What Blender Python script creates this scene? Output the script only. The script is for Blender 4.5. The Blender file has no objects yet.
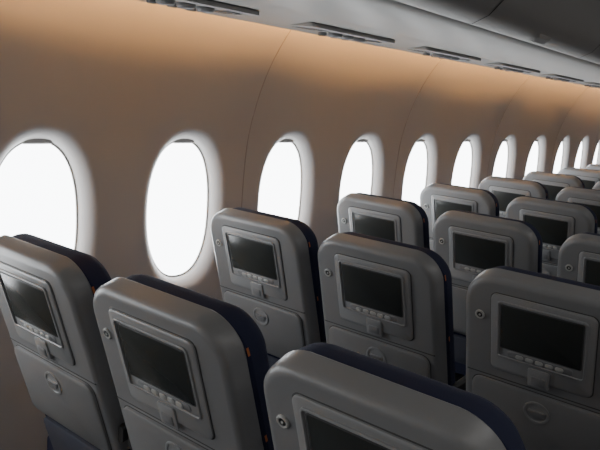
import bpy, bmesh, math, random
from mathutils import Vector, Matrix
ZC=1.52
# ---------------- materials ----------------
def mat(name,col,rough=.5,bump=0,bscale=200,emis=None,es=0,metal=0,var=0,spec=.5):
    m=bpy.data.materials.new(name);m.use_nodes=True
    nt=m.node_tree;b=nt.nodes['Principled BSDF']
    b.inputs['Base Color'].default_value=(*col,1);b.inputs['Roughness'].default_value=rough
    b.inputs['Metallic'].default_value=metal
    b.inputs['Specular IOR Level'].default_value=spec
    if emis:
        b.inputs['Emission Color'].default_value=(*emis,1);b.inputs['Emission Strength'].default_value=es
    if bump or var:
        tc=nt.nodes.new('ShaderNodeTexCoord');n=nt.nodes.new('ShaderNodeTexNoise')
        n.inputs['Scale'].default_value=bscale;nt.links.new(tc.outputs['Object'],n.inputs['Vector'])
        if bump:
            bp=nt.nodes.new('ShaderNodeBump');bp.inputs['Strength'].default_value=bump;bp.inputs['Distance'].default_value=.002
            nt.links.new(n.outputs['Fac'],bp.inputs['Height']);nt.links.new(bp.outputs['Normal'],b.inputs['Normal'])
        if var:
            mx=nt.nodes.new('ShaderNodeMixRGB');mx.inputs[1].default_value=(*[c*(1-var) for c in col],1);mx.inputs[2].default_value=(*[min(1,c*(1+var)) for c in col],1)
            nt.links.new(n.outputs['Fac'],mx.inputs[0]);nt.links.new(mx.outputs[0],b.inputs['Base Color'])
    return m
M_wall=mat('wall_panel_plastic',(.50,.475,.46),.5,.05,90,spec=.3)
M_seam=mat('panel_seam_dark',(.33,.30,.27),.7)
M_bin=mat('bin_plastic',(.42,.41,.39),.42,.05,60)
M_dark=mat('dark_plastic',(.03,.03,.03),.5)
M_psu=mat('psu_plastic',(.46,.45,.43),.5,.03,80)
M_lens=mat('lamp_lens',(.7,.7,.68),.2)
M_floor=mat('cabin_carpet',(.025,.03,.05),.95,.6,400,var=.3)
M_ceil=mat('ceiling_plastic',(.55,.52,.48),.6,.03,60)
M_shell=mat('seat_shell_plastic',(.225,.227,.23),.36,.08,700,var=.04)
M_bezel=mat('seat_bezel_plastic',(.295,.298,.30),.34,.05,700)
M_screen=mat('screen_glass',(.040,.043,.040),.22)
M_btn=mat('button_plastic',(.48,.48,.46),.4)
M_blue=mat('seat_fabric_navy',(.013,.017,.05),.9,.5,900,var=.35)
M_orange=mat('orange_tag',(.42,.13,.04),.6)
M_metal=mat('seat_leg_metal',(.35,.35,.36),.35,metal=.8,bump=.02)
M_pocket=mat('pocket_fabric',(.06,.065,.09),.9,.5,500)
M_line=mat('shell_gap',(.06,.06,.06),.6)
M_paneglow=mat('window_pane_bright_sky',(.9,.9,.9),.3,emis=(.93,.97,1.0),es=10)
M_seal=mat('window_seal',(.55,.53,.5),.5)
M_cove=mat('cove_lamp',(.9,.6,.3),.5,emis=(1.0,.50,.15),es=62)

def finish(bm,name,mats,loc=(0,0,0),ang=35,parent=None):
    bmesh.ops.recalc_face_normals(bm,faces=bm.faces[:])
    for f in bm.faces:f.smooth=True
    for e in bm.edges:
        if len(e.link_faces)==2 and e.calc_face_angle(0)>math.radians(ang):e.smooth=False
    me=bpy.data.meshes.new(name);bm.to_mesh(me);bm.free()
    for m in mats:me.materials.append(m)
    o=bpy.data.objects.new(name,me);o.location=loc
    bpy.context.collection.objects.link(o)
    if parent:o.parent=parent
    return o
def loft(bm,layers,mi=0,cap0=True,cap1=True,closed=True):
    rings=[[bm.verts.new(p) for p in L] for L in layers]
    n=len(rings[0])
    for a,b in zip(rings,rings[1:]):
        for i in range(n if closed else n-1):
            j=(i+1)%n
            f=bm.faces.new((a[i],a[j],b[j],b[i]));f.material_index=mi
    if cap0:f=bm.faces.new(rings[0]);f.material_index=mi
    if cap1:f=bm.faces.new(rings[-1]);f.material_index=mi
def rrect(cx,cy,hw,hh,rt,rb=None,seg=8):
    if rb is None:rb=rt
    pts=[]
    for sx,sy,r,a0 in((1,1,rt,0),(-1,1,rt,90),(-1,-1,rb,180),(1,-1,rb,270)):
        for k in range(seg+1):
            a=math.radians(a0+90*k/seg)
            pts.append((cx+sx*(hw-r)+r*math.cos(a),cy+sy*(hh-r)+r*math.sin(a)))
    return pts
# ---------------- wall ----------------
TAP=.044
def TY(Y):return TAP*min(Y,6.0)   # cabin narrows towards the nose, then runs straight
prof=[(-.05,2.0),(.3,2.012),(.6,2.028),(.85,2.038),(1.1,2.042),(1.32,2.028),(1.5,1.982),(1.65,1.917),(1.785,1.826),(1.9,1.72),(2.05,1.54)]
def Lz(z):
    n=len(prof)
    for i in range(n-1):
        if z<=prof[i+1][0] or i==n-2:break
    def sl(k):
        a=max(k-1,0);b=min(k+1,n-1);return (prof[b][1]-prof[a][1])/(prof[b][0]-prof[a][0])
    z0,l0=prof[i];z1,l1=prof[i+1];h=z1-z0;t=(z-z0)/h
    return l0*(2*t**3-3*t*t+1)+h*sl(i)*(t**3-2*t*t+t)+l1*(-2*t**3+3*t*t)+h*sl(i+1)*(t**3-t*t)
YW0=1.775;PW=.614;WC=1.033;WH=.286;WW=.160
def WP(Y,z,out=0):
    # each moulded panel (two windows wide) bows outward between its joints
    A=.005+.022*min(1,max(0,(z-1.25)/.35))
    bow=A*abs(math.sin(math.pi*(Y-YW0-.5*PW)/(2*PW)))
    return (-(Lz(z)-TY(Y)+out+bow),Y,z)
NW=list(range(-5,12))
Y_min=YW0+(NW[0]-.5)*PW;Y_max=YW0+(NW[-1]+.5)*PW
def sup(a,e=2.3):
    c,s=math.cos(a),math.sin(a)
    return (math.copysign(abs(c)**(2/e),c),math.copysign(abs(s)**(2/e),s))
ZB,ZT=.62,1.48
NA=64
def rect_pt(c,s,hw,zt,zb):
    k=1e9
    if abs(c)>1e-9:k=min(k,hw/abs(c))
    if s>1e-9:k=min(k,zt/s)
    if s<-1e-9:k=min(k,zb/-s)
    return c*k,s*k
rings_def=[(1.0,.056),(1.015,.044),(1.05,.030),(1.10,.018),(1.16,.008),(1.22,.002),(1.28,0)]
bm=bmesh.new()
hw=PW/2
angs=[2*math.pi*i/NA for i in range(NA)]
corner=[math.atan2(ZT-WC,hw),math.pi-math.atan2(ZT-WC,hw),math.pi+math.atan2(WC-ZB,hw),2*math.pi-math.atan2(WC-ZB,hw)]
for c in corner:
    k=min(range(NA),key=lambda i:abs(angs[i]-c));angs[k]=c
for n in NW:
    Yc=YW0+n*PW
    rings=[]
    for s,d in rings_def:
        r=[]
        for a in angs:
            c,sn=sup(a)
            ex=(s-1)*.2
            r.append(bm.verts.new(WP(Yc+c*(WW+ex),WC+sn*(WH+ex),d)))
        rings.append(r)
    rr=[rect_pt(math.cos(a),math.sin(a),hw,ZT-WC,WC-ZB) for a in angs]
    last=rings_def[-1][0]
    for t in (.33,.66,1):
        r=[]
        for a,(ry,rz) in zip(angs,rr):
            c,sn=sup(a);ex=(last-1)*.2
            y0=c*(WW+ex);z0=sn*(WH+ex)
            r.append(bm.verts.new(WP(Yc+y0*(1-t)+ry*t,WC+z0*(1-t)+rz*t,0)))
        rings.append(r)
    for A,B in zip(rings,rings[1:]):
        for i in range(NA):
            j=(i+1)%NA;bm.faces.new((A[i],A[j],B[j],B[i]))
    tops=sorted(ry for (ry,rz) in rr if abs(rz-(ZT-WC))<1e-6)
    bots=sorted(ry for (ry,rz) in rr if abs(rz+(WC-ZB))<1e-6)
    for ys,zs in((tops,[ZT+(2.03-ZT)*k/14 for k in range(15)]),(bots,[-.04+(ZB+.04)*k/10 for k in range(11)])):
        g=[[bm.verts.new(WP(Yc+y,z)) for y in ys] for z in zs]
        for a in range(len(zs)-1):
            for b in range(len(ys)-1):
                bm.faces.new((g[a][b],g[a][b+1],g[a+1][b+1],g[a+1][b]))
bmesh.ops.remove_doubles(bm,verts=bm.verts[:],dist=.0004)
wall=finish(bm,'wall_left',[M_wall],ang=60)
for e in wall.data.edges:
    a,b=[wall.data.vertices[i].co for i in e.vertices]
    q=((a.y-YW0)/PW-.5)/2
    if abs(a.y-b.y)<1e-4 and abs(q-round(q))<1e-3:e.use_edge_sharp=True
for idx,n in enumerate(NW):
    Yc=YW0+n*PW
    bm=bmesh.new()
    pts=[sup(a) for a in angs]
    f=bm.faces.new([bm.verts.new(WP(Yc+c*(WW+.004),WC+s*(WH+.004),.058)) for c,s in pts]);f.material_index=0
    loft(bm,[[WP(Yc+c*(WW+.003),WC+s*(WH+.003),.057) for c,s in pts],
             [WP(Yc+c*(WW+.003),WC+s*(WH+.003),.051) for c,s in pts],
             [WP(Yc+c*(WW-.005),WC+s*(WH-.005),.051) for c,s in pts],
             [WP(Yc+c*(WW-.005),WC+s*(WH-.005),.056) for c,s in pts]],1,False,False)
    zt=WC+WH
    L=[]
    for (dz,out) in((-.014,.050),(-.014,.044),(-.008,.040),(.010,.040)):
        L.append([WP(Yc+y,zt+dz,out) for y in (-.05,-.025,0,.025,.05)])
    loft(bm,L,2,False,False,False)
    finish(bm,'window_%d'%(idx+1),[M_paneglow,M_seal,M_wall],ang=60)
for k,nn in enumerate([-3.5,-1.5,.5,2.5,4.5,6.5,8.5,10.5]):
    Yc=YW0+nn*PW
    bm=bmesh.new()
    zs=[-.02+2.02*i/50 for i in range(51)]
    def strip(y0,y1,o,mi):
        L=[[WP(y,z,oo) for z in zs] for y,oo in((y0,.004),(y0,-o),(y1,-o),(y1,.004))]
        loft(bm,L,mi,False,False,False)
    strip(Yc-.0018,Yc+.0018,.0006,0)
    strip(Yc+.002,Yc+.011,.0018,1)
    finish(bm,'trim_%d'%(k+1),[M_seam,M_wall],ang=50)
# ---------------- floor / ceiling / other walls ----------------
def box(name,x0,x1,y0,y1,z0,z1,m):
    bm=bmesh.new();bmesh.ops.create_cube(bm,size=1)
    for v in bm.verts:
        v.co=Vector(((x0+x1)/2+v.co.x*(x1-x0),(y0+y1)/2+v.co.y*(y1-y0),(z0+z1)/2+v.co.z*(z1-z0)))
    return finish(bm,name,[m])
box('floor',-2.2,2.4,Y_min,Y_max,-.06,0,M_floor)
box('ceiling',-2.2,2.4,Y_min,Y_max,2.15,2.2,M_ceil)
box('wall_right',2.3,2.36,Y_min,Y_max,0,2.15,M_wall)
box('wall_back',-2.3,2.36,Y_min-.06,Y_min,0,2.15,M_wall)
box('wall_front',-2.3,2.36,Y_max,Y_max+.06,0,2.15,M_wall)
# ---------------- overhead bin ----------------
binp=[(1.75,1.905),(1.67,1.895),(1.652,1.875),(1.652,1.835),(1.675,1.812),(1.715,1.800),(1.730,1.792),(1.735,1.780),(1.732,1.771),(1.722,1.769),(1.70,1.770),(1.50,1.785),(1.49,1.779),(1.35,1.782),(1.20,1.786),(1.08,1.795),(1.045,1.806),
      (1.035,1.813),(1.036,1.822),(1.02,1.822),(1.015,1.805),(.99,1.803),(.93,1.83),(.88,1.88),(.85,1.95),(.84,2.05),(.86,2.16)]
bm=bmesh.new()
NY=60
def BX(l,Y):return -(l-TY(Y)*max(0,(l-.8)/.95))
L=[]
for i in range(NY+1):
    Y=Y_min+(Y_max-Y_min)*i/NY
    L.append([(BX(l,Y),Y,z) for l,z in binp])
loft(bm,L,0,False,False,False)
finish(bm,'overhead_bin',[M_bin],ang=40)
for i,Y in enumerate([-.3+1.2*k for k in range(8)]):
    bm=bmesh.new()
    pr=[(1.02,1.8035),(.99,1.801),(.928,1.828),(.877,1.878),(.846,1.95),(.836,2.05),(.855,2.15)]
    loft(bm,[[(BX(l,Y+dy),Y+dy,z) for l,z in pr] for dy in(-.004,.004)],0,False,False,False)
    q=[(.975,1.806),(.962,1.800),(.935,1.815),(.93,1.829)]
    loft(bm,[[(BX(l,Y+dy),Y+dy,z) for l,z in q] for dy in(.50,.62)],1,False,False,False)
    finish(bm,'trim_%d'%(i+9),[M_dark,M_psu])
# cove lamp
bm=bmesh.new()
L=[]
for i in range(NY+1):
    Y=Y_min+(Y_max-Y_min)*i/NY
    L.append([(BX(l,Y),Y,z) for l,z in((1.662,1.828),(1.658,1.840),(1.664,1.844),(1.672,1.840),(1.673,1.829),(1.668,1.825))])
loft(bm,L,0,True,True,True)
finish(bm,'cove_lamp',[M_cove])
def disc(bm,cx,cy,z,r,h,mi,mi2=None,r2=.6):
    seg=20
    c=[(math.cos(2*math.pi*k/seg),math.sin(2*math.pi*k/seg)) for k in range(seg)]
    loft(bm,[[(cx+r*a,cy+r*b,z+.012) for a,b in c],[(cx+r*a,cy+r*b,z-h*.6) for a,b in c],[(cx+r*.85*a,cy+r*.85*b,z-h) for a,b in c],[(cx+r*r2*a,cy+r*r2*b,z-h*.8) for a,b in c]],mi,False,mi2 is None)
    if mi2 is not None:
        f=bm.faces.new([bm.verts.new((cx+r*r2*a,cy+r*r2*b,z-h*.78)) for a,b in c]);f.material_index=mi2
bm=bmesh.new()
base=lambda z,i:[(x,y,z+ -.075*x) for x,y in rrect(0,0,.085-i,.27-i,.02)]
loft(bm,[base(.01,0),base(-.003,0),base(-.005,.004)],0,False,True)
def zz(x):return -.005-.075*x
for k in range(7):
    x0=-.06+.018*k
    loft(bm,[[(x,y,zz(x)-.001) for x,y in rrect(x0,-.185,.004,.055,.0035,seg=3)],[(x,y,zz(x)-.0015) for x,y in rrect(x0,-.185,.0035,.054,.003,seg=3)]],1)
for k in range(3):
    disc(bm,.02,-.06+.075*k,zz(.02),.029,.014,2,1,.66)
    disc(bm,-.045,-.06+.075*k,zz(-.045),.017,.014,2,3,.6)
disc(bm,.04,.20,zz(.04),.012,.006,2,1)
loft(bm,[[(x,y,zz(x)-.002) for x,y in rrect(0,.19,.05,.035,.008)],[(x,y,zz(x)-.004) for x,y in rrect(0,.19,.045,.03,.008)]],1)
psu0=finish(bm,'reading_light_panel',[M_psu,M_dark,M_bezel,M_lens],loc=(BX(1.61,1.34-1.6),1.34-1.6,1.776))
psu0.rotation_euler=(0,0,-math.atan(TAP*.85))
for k in range(1,11):
    Y=1.34-1.6+.8*k
    o=psu0.copy();o.location=(BX(1.61,Y),Y,1.776)
    if Y>6:o.rotation_euler=(0,0,0)
    bpy.context.collection.objects.link(o)
# ---------------- seat ----------------
TH=math.radians(17);SN,CS=math.sin(TH),math.cos(TH);H=1.094
def S(u,v,w):return (u,w*SN+v*CS,H-w*CS+v*SN)
def outline(hw,top,bot,rt,rb,ins=0,flare=.0):
    pts=rrect(0,-(top+bot)/2,hw-ins,(bot-top)/2-ins,max(.002,rt-ins),max(.002,rb-ins),10)
    out=[]
    for x,y in pts:
        w=-y
        t=min(1,max(0,(w-top)/(bot-top)))
        x*=1+flare*math.sin(t*math.pi*.5)
        if w<top+.1:
            w-= .008*(1-(x/hw)**2)*max(0,(top+.1-w)/.1)
        out.append((x,w))
    return out
def lay(bm,specs,mi,**k):
    loft(bm,[[S(u,v,w) for u,w in o] for o,v in specs],mi,**k)
bm=bmesh.new()
HW=.210
O=lambda i:outline(HW,0,.56,.078,.05,i,.04)
lay(bm,[(O(.020),.0),(O(.014),.0008),(O(.007),.004),(O(.002),.009),(O(0),.017),(O(0),.052),(O(.004),.057)],0)
C=lambda i,t=.012:outline(HW+.005,t,.60,.085,.05,i,.04)
lay(bm,[(C(.006),.054),(C(0),.062),(C(.001),.088),(C(.006),.104),(C(.018),.120),(C(.05),.131),(C(.1),.135)],4)
lay(bm,[(outline(.165,.08,.26,.06,.05,0),.12),(outline(.165,.08,.26,.06,.05,.004),.147),(outline(.165,.08,.26,.06,.05,.03),.159)],4)
def plate(cx,w0,w1,hw,r,vb,vt,mi,ch=.003,rb=None):
    f=lambda i:[(x,-y) for x,y in rrect(cx,-(w0+w1)/2,hw-i,(w1-w0)/2-i,max(.001,r-i),max(.001,(rb or r)-i),6)]
    lay(bm,[(f(0),vb),(f(0),vt+ch*.6),(f(ch),vt)],mi)
def ringplate(cx,w0,w1,hw,r,mi,v,width,depth):
    f=lambda i:[(x,-y) for x,y in rrect(cx,-(w0+w1)/2,hw-i,(w1-w0)/2-i,max(.001,r-i),None,6)]
    lay(bm,[(f(0),.004),(f(0),v+.001),(f(.0015),v),(f(width-.0015),v),(f(width),v+depth)],mi,cap0=False,cap1=False)
plate(0,.037,.283,.137,.020,.004,-.0006,8,.0005)
plate(0,.040,.280,.134,.018,.004,-.006,1,.004)
ringplate(0,.056,.232,.116,.012,1,-.0105,.006,.003)
plate(0,.066,.202,.106,.006,.0,-.0072,8,.0004)
plate(0,.069,.199,.103,.004,.0,-.0078,2,.0003)
plate(0,.207,.226,.085,.008,.0,-.0085,0,.002)
for k in range(5):
    plate(-.052+.026*k,.210,.223,.0105,.006,.0,-.0108,5,.0015)
plate(0,.240,.296,.028,.006,.0,-.011,1,.003)
plate(0,.262,.288,.018,.004,.0,-.0135,0,.002)
plate(0,.3075,.3110,.204,.001,.006,-.0004,8,.0003)
plate(0,.318,.545,.190,.030,.004,-.0006,8,.0005)
plate(0,.321,.542,.187,.028,.004,-.010,0,.005)
def circ(cx,w,r,n=24):return [(cx+r*math.cos(2*math.pi*k/n),w+r*math.sin(2*math.pi*k/n)) for k in range(n)]
lay(bm,[(circ(0,.378,.036),-.009),(circ(0,.378,.036),-.0125),(circ(0,.378,.033),-.0135),(circ(0,.378,.029),-.0125),(circ(0,.378,.028),-.0105)],1,cap0=False,cap1=True)
half=[(.022*math.cos(math.pi*k/12),.372+.024*math.sin(math.pi*k/12)) for k in range(13)]
lay(bm,[(half,-.010),(half,-.0145),([(u*.85,.373+(w-.373)*.85) for u,w in half],-.0155)],0)
JU=-.166
lay(bm,[(circ(JU,.118,.0135),.003),(circ(JU,.118,.0135),-.003),(circ(JU,.118,.011),-.0045),(circ(JU,.118,.008),-.0035)],5,cap0=False,cap1=False)
lay(bm,[(circ(JU,.118,.008),-.002),(circ(JU,.118,.007),-.0030)],3)
lay(bm,[(circ(JU,.118,.003),-.002),(circ(JU,.118,.003),-.0045)],5)
plate(0,.555,.74,.19,.02,.10,.012,4,.01)
plate(0,.57,.73,.165,.02,.02,-.006,7,.006)
for w0,w1 in((.060,.078),(.268,.284)):
    L=[]
    for v in(.054,.060):
        L.append([S(HW*1.03+.006 if w0>.1 else HW+.004,v,w0),S(HW*1.03+.007 if w0>.1 else HW+.006,v,w1)])
    a,b=L
    vs=[bm.verts.new(p) for p in (a[0],a[1],b[1],b[0])];f=bm.faces.new(vs);f.material_index=6
def panring(y,hw,z0,z1,r):return [(x,y,z) for x,z in rrect(0,(z0+z1)/2,hw,(z1-z0)/2,r)]
loft(bm,[panring(.20,.20,.37,.47,.03),panring(.22,.215,.36,.48,.035),panring(.45,.215,.36,.485,.035),panring(.62,.215,.37,.49,.04),panring(.665,.20,.39,.475,.035)],4)
loft(bm,[panring(.24,.21,.31,.36,.01),panring(.60,.21,.31,.36,.01)],3)
for ux in(-.15,.15):
    for y0,y1 in((.30,.26),(.52,.60)):
        c=[(math.cos(2*math.pi*k/10)*.016,math.sin(2*math.pi*k/10)*.016) for k in range(10)]
        loft(bm,[[(ux+a,y1+b,.0) for a,b in c],[(ux+a,y0+b,.315) for a,b in c]],9)
    loft(bm,[[(ux+x,.22,z) for x,z in rrect(0,.008,.02,.008,.003)],[(ux+x,.64,z) for x,z in rrect(0,.008,.02,.008,.003)]],9)
for sx in(-1,1):
    ux=sx*.2265
    loft(bm,[[(ux+x,y,z+dz) for x,z in rrect(0,.655,hw_,.022,.008)] for y,dz,hw_ in((.15,-.004,.010),(.16,0,.012),(.40,0,.012),(.53,-.006,.012),(.55,-.012,.009))],3)
    loft(bm,[[(ux+x,y,.64) for x,y in rrect(0,.22,.009,.04,.006)],[(ux+x,y,.36) for x,y in rrect(0,.30,.009,.05,.006)]],0)
seat0=finish(bm,'airline_seat',[M_shell,M_bezel,M_screen,M_dark,M_blue,M_btn,M_orange,M_pocket,M_line,M_metal],ang=38)
XS=[-1.478,-.984,-.472];YS=.812
first=True
for r in range(0,9):
    for c in range(3):
        if first:o=seat0;first=False
        else:
            o=seat0.copy();bpy.context.collection.objects.link(o)
        o.location=(XS[c],YS+.8*r-(.025 if r==0 else 0),0)
        if r==0 and c==2:
            o.rotation_euler=(math.radians(1.2),0,0);o.location.x+=.012
# ---------------- lights ----------------
def area(name,loc,rot,sx,sy,p,col):
    l=bpy.data.lights.new(name,'AREA');l.shape='RECTANGLE';l.size=sx;l.size_y=sy;l.energy=p;l.color=col
    o=bpy.data.objects.new(name,l);o.location=loc;o.rotation_euler=rot;bpy.context.collection.objects.link(o)
area('aisle_fill_light',(.5,1.5,2.13),(0,0,0),.5,6,14,(1,.98,.95))  # unseen area light, added as weak soft fill for the cabin
w=bpy.data.worlds.new('sky');w.use_nodes=True;w.node_tree.nodes['Background'].inputs[0].default_value=(.8,.9,1,1);w.node_tree.nodes['Background'].inputs[1].default_value=.5
bpy.context.scene.world=w
# ---------------- camera ----------------
f,yaw,pit,rol=6.5*100,.660,.193,.074
F=Vector((-math.sin(yaw)*math.cos(pit),math.cos(yaw)*math.cos(pit),-math.sin(pit)))
R=Vector((math.cos(yaw),math.sin(yaw),0));U=R.cross(F)
R2=R*math.cos(rol)+U*math.sin(rol);U2=-R*math.sin(rol)+U*math.cos(rol)
mtx=Matrix(((R2.x,U2.x,-F.x),(R2.y,U2.y,-F.y),(R2.z,U2.z,-F.z))).to_4x4()
mtx.translation=Vector((0,0,ZC))
cd=bpy.data.cameras.new('camera');cd.sensor_width=36;cd.lens=36*f/600;cd.clip_start=.02
co=bpy.data.objects.new('camera',cd);co.matrix_world=mtx;bpy.context.collection.objects.link(co)
bpy.context.scene.camera=co
